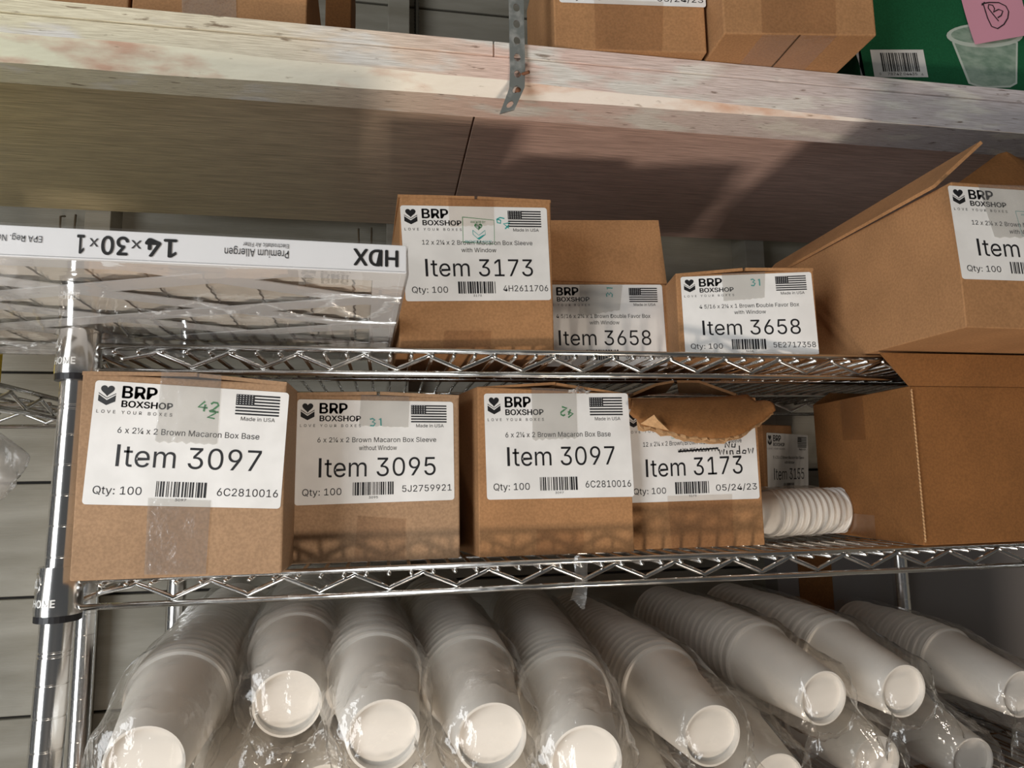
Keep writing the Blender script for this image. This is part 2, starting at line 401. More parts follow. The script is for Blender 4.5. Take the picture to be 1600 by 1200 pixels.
for i, x in enumerate((-.203, .266, .922, 1.33)):
    st = box('trim_%d' % (i + 1), x, x + .038, YW - .05, YW, 0, 2.8, WALL, loc=(x, YW, 0)); tag(st, ['painted stud on the plank wall beside the left posts', 'painted stud above the wooden shelf beside the cable', 'painted stud between the favour box and the open carton', 'painted stud behind the right end of the rack'][i], 'stud', kind='structure')
# armoured cable up the wall
ca = empty('armoured_cable', (.318, .49, 1.95), 'dark ribbed armoured cable beside the stud above the shelf', 'cable')
vs, fs = lathe([(.0050 if i % 2 else .0036, 1.947 + i * .0035) for i in range(240)], 10)
mesh('sheath', [(v[0] + .318, v[1] + .535, v[2]) for v in vs], fs, simple('dark_steel_sheath', (.16, .16, .15), .4, .8), ca, True)

# =================================================================== WOODEN SHELF
ZP = 1.9312; ZT = 1.947; ZL = ZP - .038
ws = empty('wooden_shelf', (.4, .05, ZL), 'long wooden shelf of plywood with weathered white painted front board', 'shelf')
for x0, x1 in ((-1.3, .3685), (.3705, 2.3)):
    box('plywood_panel', x0, x1, .0018, YW - .052, ZP, ZT, [PLY], ws, .0008)
tag(ws.children[0], 'plywood panel with olive cream light painted in'); tag(ws.children[1], 'plywood panel with pinkish light painted in')
def board():
    xs = [-1.3 + i * .03 for i in range(121)]; vs = []; fs = []
    for x in xs:
        t = max(0, min(1, (.83 - x) / .85)); w = noise.noise(Vector((x * 9, 0, 0))) * .0022 * (t > 0)
        cz = .0005 + .0195 * t ** .75 + w; cy = .0005 + .018 * t ** .75 + w
        vs += [(x, 0, ZP - .0004), (x, 0, ZL + cz), (x, cy, ZL), (x, .054, ZL), (x, .054, ZP - .0004)]
    n = 5
    for i in range(len(xs) - 1):
        for k in range(n): fs.append((i * n + k, i * n + (k + 1) % n, (i + 1) * n + (k + 1) % n, (i + 1) * n + k))
    fs.append((0, 1, 2, 3, 4)[::-1]); fs.append(tuple((len(xs) - 1) * n + k for k in range(5)))
    return vs, fs
vs, fs = board(); mesh('front_board', vs, fs, [PAINT, WANE], ws, mids=[1 if (i % 5 == 1 and len(q) == 4) else 0 for i, q in enumerate(fs)])
for x0, x1 in ((-1.3, .3735), (.3750, 2.3)):
    o = box('edge_strip', x0, x1, -.0022, .0016, ZP + .0003, ZT, PAINT, ws, .0006)
# perforated hanger strap nailed to the shelf front
sp = empty('hanger_strap', (.398, -.006, 1.87), 'bent grey perforated metal strap nailed to the front of the shelf', 'strap')
def strap_pt(x, s):          # x across (-.008..008), s up from the lower end
    if s < .030: a = s / .030; return (.3855 + x * .95 + a * .011, .0 - .010 + .002 * a, 1.866 + s * .93 + x * .35 * (1 - a))
    if s < .05: a = (s - .03) / .02; return (.3965 + x + a * .0015, -.008 + .002 * a, 1.8939 + (s - .03))
    return (.398 + x, -.006, 1.9139 + s - .05)
vs = []; fs = []; hw = .0079; pitch = .0185
for c in range(34):
    s0 = c * pitch; base = len(vs); m_ = 16; cy = s0 + pitch / 2
    for k in range(m_):
        a = 2 * math.pi * k / m_; dx, dy = math.cos(a), math.sin(a); q = 1 / max(abs(dx), abs(dy))
        vs.append(strap_pt(dx * q * hw, cy + dy * q * pitch / 2))
    for k in range(m_):
        a = 2 * math.pi * k / m_; vs.append(strap_pt(math.cos(a) * .0036, cy + math.sin(a) * .0045))
    for k in range(m_): fs.append((base + k, base + (k + 1) % m_, base + m_ + (k + 1) % m_, base + m_ + k))
mesh('strap_band', vs, fs, STRAP, sp, mods=(SOL(.0014, 0),))
v, f = tube([(.401, -.004, 1.911), (.4085, -.013, 1.9095)], .0016, 8); mesh('bent_nail', v, f, RUST, sp, True)
v, f = tube([(.3985, .012, 1.8905), (.3975, -.0095, 1.8915)], .0028, 10); mesh('rusty_nail_head', v, f, RUST, sp, True)
# seam / mark under the shelf

# =================================================================== WIRE RACKS
RR = .0028
def make_shelf(rack, z, X0, X1, Y0, Y1, phase, front=True, texts=True, wires=True, ymid=(.14, .28), lean=lambda z: 0):
    parts = []
    zb = z - .0222
    for y in (Y0, Y1):
        parts.append(tube([(X0 + .010, y, z), (X1 - .010, y, z)], RR, 10)); parts.append(tube([(X0 + .010, y, zb), (X1 - .010, y, zb)], RR, 10))
    for x in (X0, X1):
        parts.append(tube([(x, Y0 + .010, z), (x, Y1 - .010, z)], RR, 8)); parts.append(tube([(x, Y0 + .010, zb), (x, Y1 - .010, zb)], RR, 8))
    for y in ymid: parts.append(tube([(X0, Y0 + y, z - .0075), (X1, Y0 + y, z - .0075)], RR, 8))
    v, f = join(parts); sh = mesh('wire_shelf', v, f, CHROME, rack, True)
    def zig(a0, a1, fixed, along):
        pts = []; a = a0; up = True
        n = int((a1 - a0) / .0298); st = (a1 - a0) / n
        for i in range(n + 1):
            zz = z - .0042 if (i % 2) else zb + .0042
            if i == 0: zz = z - .011
            c = a0 + i * st; e = .0035
            for q, w in ((-e, .0020), (0, 0), (e, .0020)):
                if (i == 0 and q < 0) or (i == n and q > 0): continue
                hz = zz + (w if not (i % 2) else -w) * (i > 0)
                pts.append((c + q, fixed, hz) if along == 'x' else (fixed, c + q, hz))
        return tube(pts, .0022, 8)
    for y in (Y0, Y1):
        v, f = zig(X0 + phase, X1 - .03, y + (.0015 if y == Y0 else -.0015), 'x'); mesh('truss_wire', v, f, CHROME, sh, True)
    for x in (X0, X1):
        v, f = zig(Y0 + .03, Y1 - .03, x, 'y'); mesh('truss_wire', v, f, CHROME, sh, True)
    w0 = None; x = X0 + .0298
    if wires:
        while x < X1 - .01:
            if w0 is None:
                v, f = tube([(X0, Y0 - .0022, z - .0048), (X0, Y1 + .0022, z - .0048)], .0019, 8); w0 = mesh('deck_wire', v, f, CHROME, sh, True); w0.location = (x - X0, 0, 0)
            else: copyobj(w0, 'deck_wire', sh, (x - X0, 0, 0))
            x += .0201
    for (cx, cy) in ((X0, Y0), (X1, Y0), (X0, Y1), (X1, Y1)):
        dx = lean(z)
        prof = [(.0129, zb - .004), (.0180, zb - .004), (.0182, zb - .001), (.0163, z + .012), (.0160, z + .0128), (.0129, z + .0128)]
        v, f = lathe(prof, 28); co = mesh('corner_collar', [(p[0] + cx + dx, p[1] + cy, p[2]) for p in v], f, POSTM, sh, True, mods=(('EDGE_SPLIT', dict(split_angle=.6)),))
        v, f = lathe([(.0128, zb - .0095), (.0176, zb - .0095), (.0176, zb - .0041), (.0128, zb - .0041)], 28)
        mesh('collar_ring', [(p[0] + cx + dx, p[1] + cy, p[2]) for p in v], f, BLACK, sh, False)
        if texts and (cx, cy) == (X0, Y0):
            vv = []; ff = []
            for t, hx, z0, h in (('HOME', .020, zb + .0035, .0058), ('d.', .0075, zb + .0185, .0075)):
                g, gf = glyphs(t, True); b = max(q[0] for q in g); o = len(vv)
                for q in g:
                    zz = z0 + q[1] / CAP * h; an = math.radians(-142 if t == 'HOME' else -152) + q[0] / b * hx / .0175
                    rr = .0182 - (zz - zb + .001) / .0352 * .0019 + .0007
                    vv.append((cx + dx + rr * math.cos(an), cy + rr * math.sin(an), zz))
                ff += [tuple(i + o for i in q) for q in gf]
            mesh('embossed_lettering', vv, ff, simple('bright_chrome', (.85, .85, .83), .45, .3), sh)
            ring = []
            for k in range(25):
                a = 2 * math.pi * k / 24; zz = zb + .0215 + .0085 * math.sin(a); an = math.radians(-150) + .0085 * math.cos(a) / .017
                rr = .0182 - (zz - zb + .001) / .0352 * .0019 + .0002; ring.append((cx + dx + rr * math.cos(an), cy + rr * math.sin(an), zz))
            v, f = tube(ring, .0004, 6); mesh('embossed_ring', v, f, POSTM, sh, True)
    return sh
def make_post(rack, x, y, ztop, zg, lean=0):
    prof = [(.0005, ztop), (.0120, ztop), (.0127, ztop - .001)]
    g = zg + int((ztop - zg) / .0255) * .0255
    while g > .04:
        dbl = (round((g - zg) / .0255) % 8 == 0)
        for d in ((0, .0035) if dbl else (0,)):
            prof += [(.0127, g - d + .0008), (.0121, g - d + .0004), (.0121, g - d - .0004), (.0127, g - d - .0008)]
        g -= .0255
    prof += [(.0127, .02), (.010, .02), (.010, .012), (.019, .010), (.019, 0), (.0005, 0)]
    v, f = lathe(prof, 24)
    o = mesh('post', [(p[0] + x + lean * (p[2] - 1.5), p[1] + y, p[2]) for p in v], f, POSTM, rack, True, mods=(('EDGE_SPLIT', dict(split_angle=.7)),))
    return o
RX1 = 1.126; RY1 = .425
rack = empty('wire_rack', (0, 0, 0), 'chrome wire shelving rack holding the brown cartons and the sleeves of cups', 'shelving rack')
LEAN = .0165
for i, (x, y) in enumerate(((0, 0), (RX1, 0), (0, RY1), (RX1, RY1))):
    make_post(rack, x - (.022 if (x == 0 and y) else 0), y, 1.6365, 1.5692, LEAN if x == 0 and y == 0 else 0)
ln = lambda z: LEAN * (z - 1.5)
make_shelf(rack, 1.6222, 0, RX1, 0, RY1, .0345, lean=ln)
make_shelf(rack, 1.4210, 0, RX1, 0, RY1, .0270, lean=ln)
make_shelf(rack, 1.1400, 0, RX1, 0, RY1, .0270, texts=False, lean=ln)
make_shelf(rack, .30, 0, RX1, 0, RY1, .0270, texts=False, lean=ln)
# the rack standing to the left
rk2 = empty('wire_rack', (-.1, .35, 0), 'dark second wire rack standing left of the filter, only its corner showing', 'shelving rack')
NX0, NX1, NY0, NY1 = -1.0, -.108, -.07, .345
for x, y in ((NX0, NY0), (NX1, NY0), (NX0, NY1), (NX1, NY1)): make_post(rk2, x, y, 1.62, 1.5692)
make_shelf(rk2, 1.600, NX0, NX1, NY0, NY1, .03, texts=False)
make_shelf(rk2, .95, NX0, NX1, NY0, NY1, .03, texts=False)

# =================================================================== CARTONS
ZS = 1.4244; ZU = 1.6256      # tops of the lower and upper deck
def carton(name, label, cat, fl_, fr, depth, z0, ztl, ztr, m, dvec=(0, 1), open_top=False, group='brown shipping cartons'):
    """fl_, fr: front left/right (x,y); ztl/ztr heights of the top front corners"""
    d = Vector((dvec[0], dvec[1])).normalized() * depth
    a = Vector((*fl_, z0)); b = Vector((*fr, z0)); D = Vector((d.x, d.y, 0))
    v = [a, b, b + D, a + D, Vector((*fl_, ztl)), Vector((*fr, ztr)), Vector((*fr, ztr)) + D, Vector((*fl_, ztl)) + D]
    root = empty(name, (a + b + D) / 2 * 1.0 if False else (a + b + D * 1.0) * .5, label, cat, group)
    if open_top: body = mesh('body', v, [HEXF[i] for i in (0, 2, 3, 4, 5)], m, root, mods=(SOL(.0032, -1), BEV(.0010)))
    else: body = mesh('body', v, HEXF, m, root, mods=(BEV(.0016),))
    return root, v
def flap(root, pts_hinge, pts_edge, m, name='top_flap', t=.0032, n=6, bulge=0, off=0):
    """sheet from a hinge polyline to an edge polyline (lists of points)"""
    def samp(P, a):
        P = [Vector(p) for p in P]; k = a * (len(P) - 1); i = min(int(k), len(P) - 2); return P[i].lerp(P[i + 1], k - i)
    nn = max(len(pts_hinge), len(pts_edge), 2) * 4
    vs, fs = grid(lambda a, b: samp(pts_hinge, a).lerp(samp(pts_edge, a), b) + Vector((0, -bulge * math.sin(b * math.pi), bulge * .4 * math.sin(b * math.pi))), nn, n)
    return mesh(name, vs, fs, m, root, mods=(SOL(t, off),))
def onfront(v):
    """map px -> the carton's front plane"""
    a, b, c = Vector(v[0]), Vector(v[1]), Vector(v[4]); n = (b - a).cross(c - a)
    def f(u, w):
        r = Vector(_ray(u, w)); o = Vector(CAM); return o + r * ((a - o).dot(n) / r.dot(n))
    return f
def px4(f, *q): return [f(*p) for p in q]

# --- 3097, leftmost on the lower shelf
yA = -.034
A0 = at(106, 901, yA); A1 = at(438.5, 892, yA); A2 = at(453, 600, yA); A3 = at(139, 583, yA)
rA, vA = carton('shipping_carton', 'brown carton labelled Item 3097 with green 42, at the left end beside the chrome post', 'carton', (A0.x + .001, yA), (A1.x + .001, yA), .17, ZS, A3.z, A2.z, CB_GREY, (.02, 1))
vA2 = rA.children[0].data
f = onfront(vA)
lbA, fmA = label_on(rA, px4(f, (150, 594), (452, 614), (438, 795), (128, 788)), '3097', ['6 x 2¼ x 2 Brown Macaron Box Base'], '6C2810016',
    marks=[lambda p: hand(p, '42', .585, .165, .050, .085, .016, 1, .06), lambda p: hand(p, '2', .63, .235, .045, .07, .012, 1, .2)])
strip(rA, 'tape', TAPE, *px4(f, (253, 580), (347, 586), (340, 692), (243, 688)), off=.0012, seed=3)
strip(rA, 'tape', TAPE, *px4(f, (232, 778), (330, 782), (322, 897), (226, 898)), off=.0012, ragged=False)
flap(rA, [vA[4], vA[7]], [Vector(vA[4]).lerp(vA[5], .55) + Vector((0, 0, .004)), Vector(vA[7]).lerp(vA[6], .55) + Vector((0, 0, .004))], CB_GREY)
flap(rA, [vA[5], vA[6]], [Vector(vA[4]).lerp(vA[5], .56) + Vector((0, 0, .0035)), Vector(vA[7]).lerp(vA[6], .56) + Vector((0, 0, .0035))], CB_GREY)
# --- 3095
yB = .030
B0 = at(451, 886, yB); B1 = at(719, 876, yB); B2 = at(718, 620, yB); B3 = at(458, 616, yB)
rB, vB = carton('shipping_carton', 'greyish carton labelled Item 3095 with teal 31, between the two Item 3097 cartons', 'carton', (B0.x + .0015, yB), (B1.x, yB), .17, ZS, B3.z, B2.z, CB_GREY)
f = onfront(vB)
label_on(rB, px4(f, (465, 624), (708, 628), (710, 781), (460, 790)), '3095', ['6 x 2¼ x 2 Brown Macaron Box Sleeve', 'without Window'], '5J2759921',
    marks=[lambda p: hand(p, '31', .50, .215, .042, .075, .014, 2, -.05)])
strip(rB, 'tape', TAPE, *px4(f, (564, 617), (640, 620), (638, 667), (561, 664)), off=.0012, seed=5)
strip(rB, 'tape', TAPE_BR, *px4(f, (559, 806), (634, 811), (632, 880), (552, 883)), off=.0012, seed=6, ragged=False)
for s in (0, 1):
    flap(rB, [vB[4 + s], vB[7 - s]], [Vector(vB[4]).lerp(vB[5], .49 + .02 * s) + Vector((0, 0, .0022)), Vector(vB[7]).lerp(vB[6], .49 + .02 * s) + Vector((0, 0, .0022))], CB_GREY)
# --- 3097, middle
yC = .030
C0 = at(749, 873, yC); C1 = at(993.5, 869, yC); C2 = at(981, 614, yC); C3 = at(748, 604, yC)
rC, vC = carton('shipping_carton', 'carton labelled Item 3097 with peaked top flaps and upside-down green 42, centre of lower shelf', 'carton', (C0.x, yC), (C1.x - .001, yC), .16, ZS, C3.z, C2.z - .001, CB, (-.16, 1), True)
f = onfront(vC)
label_on(rC, px4(f, (756, 615), (980.5, 614.5), (991, 776), (761, 781)), '3097', ['6 x 2¼ x 2 Brown Macaron Box Base'], '6C2810016',
    marks=[lambda p: hand(p, '42', .56, .185, .040, .085, .016, 1, math.pi + .35)])
strip(rC, 'tape', TAPE, *px4(f, (830, 606), (900, 609), (902, 683), (832, 686)), off=.0012, seed=8)
strip(rC, 'tape', TAPE_BR, *px4(f, (838, 827), (912, 826), (910, 871), (837, 872)), off=.0012, seed=9, ragged=False)
ap = Vector((at(866, 600, .04).x, .034, 1.5965)); apb = ap + Vector((-.02, .14, -.002))
for dz, k in ((0, 0), (-.0055, .004)):
    flap(rC, [Vector(vC[4]) + Vector((k, .001 + k, -.0015)), Vector(vC[7])], [ap + Vector((0, k, dz)), apb + Vector((0, 0, dz))], CB, off=0, t=.0026)
    flap(rC, [Vector(vC[5]) + Vector((-k, .001 + k, -.001)), Vector(vC[6])], [ap + Vector((.0006, k, dz - .0006)), apb + Vector((.0006, 0, dz))], CB, off=0, t=.0026)
vs, fs = grid(lambda a, b: Vector((.452 + .022 * a + .002 * math.sin(9 * b), .028 - .006 * math.sin(7 * a) * b, vC[5].z + .001 + .006 * math.sin(a * math.pi) * b + .002 * math.sin(21 * a))), 16, 6)
mesh('tape_scrap', vs, fs, film('crumpled_tape', .10, (.95, .93, .9), .2, .15, 200, .8), rC, True)
# --- 3173, torn carton on the lower shelf
yD = .048
D0 = at(985, 867, yD); D1 = at(1197.5, 861, yD)
dX0, dX1 = .5135, D1.x
zD0 = at(1075, 622, yD).z
rD, vD = carton('shipping_carton', 'carton with torn front flap, labelled Item 3173 with handwritten No Window', 'carton', (dX0, yD), (dX1 - .001, yD), .17, ZS, zD0, zD0 + .001, CB, (.02, 1), True)
vD[5].x -= .004
f = onfront(vD)
def dm(p):
    W_ = .014
    p.stroke([(.40 + .30 * k / 24, .472 + .018 * ((-1) ** k)) for k in range(25)], .012, 0); p.stroke([(.39, .48), (.55, .47), (.70, .462)], .016, 0)
    x, y, h, w = .755, .40, .06, .03
    p.stroke([(x, y + h), (x + .003, y), (x + w, y + h), (x + w + .004, y)], W_)
    p.stroke([(x + .055, y + .02), (x + .05, y + .055), (x + .075, y + .06), (x + .08, y + .02)], W_)
    x, y = .705, .475
    def wv(x): p.stroke([(x, y), (x + .008, y + .055), (x + .02, y + .01), (x + .032, y + .055), (x + .04, y)], W_)
    wv(x); p.stroke([(x + .06, y + .015), (x + .06, y + .055)], W_); p.stroke([(x + .085, y + .06), (x + .085, y + .02), (x + .105, y + .02), (x + .108, y + .06)], W_)
    p.stroke([(x + .16, y - .03), (x + .16, y + .055), (x + .135, y + .05), (x + .14, y + .025), (x + .16, y + .03)], W_)
    p.stroke([(x + .19, y + .02), (x + .18, y + .05), (x + .205, y + .055), (x + .21, y + .025), (x + .19, y + .02)], W_); wv(x + .228)
    p.stroke([(.345, .30), (.52, .315), (.52, .34), (.345, .335), (.345, .30)], .004, 2)
label_on(rD, px4(f, (975, 640), (1177, 629), (1187, 779), (981, 786)), '3173', ['12 x 2¼ x 2 Brown/Brown Macaron Box Sleeve', 'with Window'], '05/24/23', marks=[dm], item_y=(.55, .735))
strip(rD, 'tape', TAPE_BR, *px4(f, (1042, 775), (1143, 772), (1146, 862), (1050, 866)), off=.0012, seed=11, ragged=False)
hinge = [(986, 624.5), (1030, 623), (1075, 622), (1118, 621), (1150, 618.5), (1168, 617), (1180, 627), (1194, 626)]
torn = [(984, 645), (1001, 663), (1045, 674), (1080, 681), (1112, 685), (1151, 681), (1176, 668), (1212, 641)]
ys = [.018, .014, .008, .003, .000, .002, .008, .014]
H3 = [at(u, v, .044 - .012 * (i > 5)) for i, (u, v) in enumerate(hinge)]; T3 = [at(u, v, y) for (u, v), y in zip(torn, ys)]
rr = random.Random(4)
def fine(P, n):
    o = []
    for i in range(len(P) - 1):
        for k in range(n): o.append(P[i].lerp(P[i + 1], k / n))
    return o + [P[-1]]
H4 = fine(H3, 5); T4 = [p + Vector((rr.uniform(-.0008, .0008), 0, rr.uniform(-.0012, .0012))) for p in fine(T3, 5)]
def dflap(a, b):
    k = a * (len(H4) - 1); i = min(int(k), len(H4) - 2); w = k - i
    p = H4[i].lerp(H4[i + 1], w).lerp(T4[i].lerp(T4[i + 1], w), b); return p + Vector((0, -.006 * math.sin(b * math.pi), .002 * math.sin(b * math.pi)))
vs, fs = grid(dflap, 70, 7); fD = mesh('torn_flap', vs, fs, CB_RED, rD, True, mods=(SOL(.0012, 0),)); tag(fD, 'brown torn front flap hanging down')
# the exposed fluting and back liner under the torn edge
fl_pts = []
for i, p in enumerate(T4[5:]): fl_pts.append(p + Vector((0, .0035 + .0016 * math.sin(i * 2.6), -.0026 + .0012 * math.cos(i * 2.6))))
vs, fs = grid(lambda a, b: fl_pts[min(int(a * (len(fl_pts) - 1)), len(fl_pts) - 1)] + Vector((0, .004 * b, .010 * b)), len(fl_pts) - 1, 2)
mesh('fluting', vs, fs, CB_IN, fD, mods=(SOL(.0008, 0),))
vs, fs = grid(lambda a, b: (T4[5 + min(int(a * (len(T4) - 6)), len(T4) - 6)] + Vector((rr.uniform(-.0005, .0005), .0075, -.0048 + rr.uniform(-.001, .001)))) + Vector((0, .004 * b, .013 * b)), len(T4) - 6, 2)
mesh('back_liner', vs, fs, CB_IN, fD, mods=(SOL(.0009, 0),))
pe = [at(1001, 662, .010), at(1022, 648, -.001), at(1028, 656, -.001), at(1046, 673, .005), at(1020, 667, .006)]
mesh('peeled_liner', pe, [(0, 4, 3, 2, 1)], CB_IN, fD, mods=(SOL(.0006, 0),))
# inner flaps standing up behind it
for hp, ep in ((((984, 620), (1010, 616), (1040, 612)), ((990, 616), (1025, 601), (1053, 596))), (((1060, 613), (1100, 613), (1152, 618)), ((1058, 596), (1092, 596), (1150, 617)))):
    flap(rD, [at(u, v, .10) for u, v in hp], [at(u, v, .075) for u, v in ep], CB, 'inner_flap', .0030)
# --- open carton lower right
E0 = Vector((.8105, -.0150)); E1 = Vector((1.09, -.002))
zE = at(1427, 603, -.015).z
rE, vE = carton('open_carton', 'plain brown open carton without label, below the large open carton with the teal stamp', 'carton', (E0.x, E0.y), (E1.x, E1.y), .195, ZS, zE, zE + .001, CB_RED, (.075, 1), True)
p0 = Vector(vE[4]); p1 = Vector(vE[5])
flap(rE, [p0, p1], [p0 + Vector((-.036, -.006, .0338)), p1 + Vector((.01, -.010, .0338))], CB_RED, t=.0030)
b0 = Vector(vE[7]); b1 = Vector(vE[6])
flap(rE, [b0, b1], [b0 + Vector((.028, .004, .0165)), b1 + Vector((-.02, .004, .012))], CB_RED, 'inner_flap')
ce_ = []
for k in range(84):
    z = ZS + .004 + (zE - ZS - .008) * k / 83; ce_.append((E0.x - .0006 + (.0011 if k % 2 else 0), E0.y - .0022 - (.0 if k % 2 else .0006), z))
v, f_ = tube(ce_, .0009, 6); mesh('fluted_edge', v, f_, CB_IN, rE)
lw = lambda a, z: Vector((vE[0].x, vE[0].y, z)).lerp(Vector((vE[3].x, vE[3].y, z)), a) + Vector((-.0016, 0, 0))
for (a0, a1, z0, z1) in ((.42, .66, zE - .052, zE - .001), (.40, .66, ZS + .001, ZS + .027)):
    mesh('tape', [lw(a0, z0), lw(a1, z0 + .002), lw(a1, z1), lw(a0, z1)], [(0, 1, 2, 3)], TAPE_BR, rE)

# --- upper shelf: 3173
yI = .006; aI = math.radians(2.5)
I0 = Vector((.2795, yI)); I1 = I0 + Vector((math.cos(aI), math.sin(aI))) * .1545
rI, vI = carton('shipping_carton', 'carton labelled Item 3173 with a green stamp, beside the air filter on the upper shelf', 'carton', I0, I1, .155, ZU, at(620, 306, .006).z, at(856, 314, .012).z, CB, (-math.sin(aI), math.cos(aI)))
vI[4].x -= .002
f = onfront(vI)
def im(p):
    p.stroke([(.41, .115), (.625, .145), (.62, .40), (.405, .385), (.41, .115)], .006, 1)
    p.text('PACKED BY', .465, .565, .155, .180, mi=1); p.heart(.515, .215, .055, .075, 1); p.heart(.515, .215, .045, .062, 3)
    p.stroke([(.475, .255), (.515, .31), (.56, .255), (.56, .30), (.515, .355), (.475, .30), (.475, .255)], .006, 2); p.poly([(.50, .345), (.515, .355), (.56, .30), (.545, .305)], 2)
    p.text('BOXSHOP', .42, .60, .365, .385, mi=2)
    hand(p, '64', .69, .17, .050, .085, .013, 2, .7)
label_on(rI, px4(f, (625, 321), (854, 325), (861, 469), (634, 471)), '3173', ['12 x 2¼ x 2 Brown Macaron Box Sleeve', 'with Window'], '4H2611706', marks=[im])
strip(rI, 'tape', TAPE_BR, *px4(f, (700, 309), (771, 312), (772, 352), (702, 354)), off=.0012, seed=12)
strip(rI, 'tape', TAPE_BR, *px4(f, (694, 517), (767, 517), (766, 548), (692, 546)), off=.0012, seed=13, ragged=False)
for s in (0, 1):
    flap(rI, [vI[4 + s], vI[7 - s]], [Vector(vI[4]).lerp(vI[5], .49 + .02 * s) + Vector((0, 0, .001)), Vector(vI[7]).lerp(vI[6], .49 + .02 * s) + Vector((0, 0, .001))], CB)
# --- 3658 with raised flap
yH = .085
HX0 = .4305; HX1 = at(1044, 500, yH).x
zH = at(1036, 444, yH).z
rH, vH = carton('shipping_carton', 'carton labelled Item 3658 with its front flap standing straight up, next to Item 3173', 'carton', (HX0, yH), (HX1, yH), .16, ZU, zH, zH, CB, (0, 1), True)
f = onfront(vH)
label_on(rH, [(at(841, 445, yH).x, yH, at(841, 445, yH).z), at(1034, 445, yH), at(1043, 572, yH), at(846, 573, yH)], '3658', ['4 5/16 x 2¼ x 1 Brown Double Favor Box', 'with Window'], '5E2717358', marks=[lambda p: hand(p, '31', .565, .085, .045, .075, .013, 2, -1.5)])
strip(rH, 'tape', TAPE, *px4(f, (905, 446), (972, 446), (968, 484), (905, 494)), off=.0012, seed=14)
flap(rH, [vH[4], vH[5]], [at(852, 343, yH) + Vector((0, .004, 0)), at(1030, 343, yH) + Vector((0, .004, 0))], CB, 'raised_flap')
# --- 3658 right
yG = .004
rG, vG = carton('shipping_carton', 'low carton labelled Item 3658 with teal 31, beside the large open carton', 'carton', (at(1062, 556, .034).x, .034), (at(1281, 556, yG).x, yG), .17, ZU, at(1057, 430, .034).z, at(1268, 421, yG).z, CB, (.17, 1))
f = onfront(vG)
label_on(rG, px4(f, (1063, 433), (1267, 425), (1280, 555), (1071, 556)), '3658', ['4 5/16 x 2¼ x 1 Brown Double Favor Box', 'with Window'], '5E2717358', marks=[lambda p: hand(p, '31', .575, .105, .040, .085, .015, 2, 0)])
strip(rG, 'tape', TAPE, *px4(f, (1127, 428), (1195, 425), (1194, 465), (1130, 470)), off=.0012, seed=15)
for s in (0, 1):
    flap(rG, [vG[4 + s], vG[7 - s]], [Vector(vG[4]).lerp(vG[5], .49 + .02 * s) + Vector((0, 0, .0035)), Vector(vG[7]).lerp(vG[6], .49 + .02 * s) + Vector((0, 0, .0035))], CB)
# --- large open carton upper right
F0 = at(1512, 515, -.1334); F0 = Vector((F0.x - .001, -.1334))
zF = at(1475, 283, -.1334).z
rF, vF = carton('open_carton', 'large open carton with a teal-stamped white label, overhanging the right of the upper shelf', 'carton', F0, (F0.x + .30, -.125), .34, ZU + .0004, zF, zF + .003, CB, (.0, 1), True)
vF[4].x -= .0075; 
mF = rF.children[0].data
f = onfront(vF)
def fmk(p):
    p.stroke([(.46, .24), (.66, .24), (.66, .52), (.48, .51), (.46, .24)], .004, 2)
    p.text('PACKED BY', .50, .60, .265, .285, mi=2); p.logo(.525, .60, .29, .44, 2); hand(p, '64', .67, .22, .05, .09, .02, 2, .5)
TLf = f(1480, 290); BLf = f(1503, 436); wv_ = Vector((.999, .028, .0)) * .1524
label_on(rF, [TLf, TLf + wv_ + Vector((0, 0, .002)), BLf + wv_ + Vector((0, 0, .002)), BLf], '3961', ['12 x 2¼ x 2 Brown Macaron Box Sleeve', 'with Window'], '', marks=[fmk])
strip(rF, 'tape', TAPE, *px4(f, (1526, 289), (1640, 292), (1660, 370), (1552, 370)), off=.0012, seed=16)
q0 = Vector(vF[4]); q3 = Vector(vF[7])
flap(rF, [q0 + Vector((0, .012, 0)), q3], [at(1534, 222, -.13), q3 + Vector((.028, 0, .028))], CB, 'side_flap')
flap(rF, [q0 + Vector((.016, .002, -.001)), Vector(vF[5])], [at(1558, 243, -.10), at(1572, 239, -.10), at(1602, 257, -.10), Vector((.99, -.09, zF + .045))], CB_RED, 'front_flap')
flap(rF, [q3, Vector(vF[6])], [q3 + Vector((.03, .07, .002)), Vector(vF[6]) + Vector((-.03, .07, .002))], CB, 'inner_flap')
# --- shadowed carton with Item 3155 behind
cJ = at(1197, 676, .335); J0 = Vector((cJ.x - .006, .335)); J1 = J0 + Vector((.105, .09))
rJ, vJ = carton('shipping_carton', 'carton labelled Item 3155 in the shade at the back of the lower shelf', 'carton', J0, J1, .09, ZS, at(1197, 663, .335).z, at(1262, 663, .40).z, CB, (-.45, .6), group='brown shipping cartons')
f = onfront(vJ)
label_on(rJ, px4(f, (1197, 676), (1262, 680), (1263, 772), (1200, 776)), '3155', ['9 x 2¼ x 2 Brown Macaron Box Sleeve', 'with Window'], '')

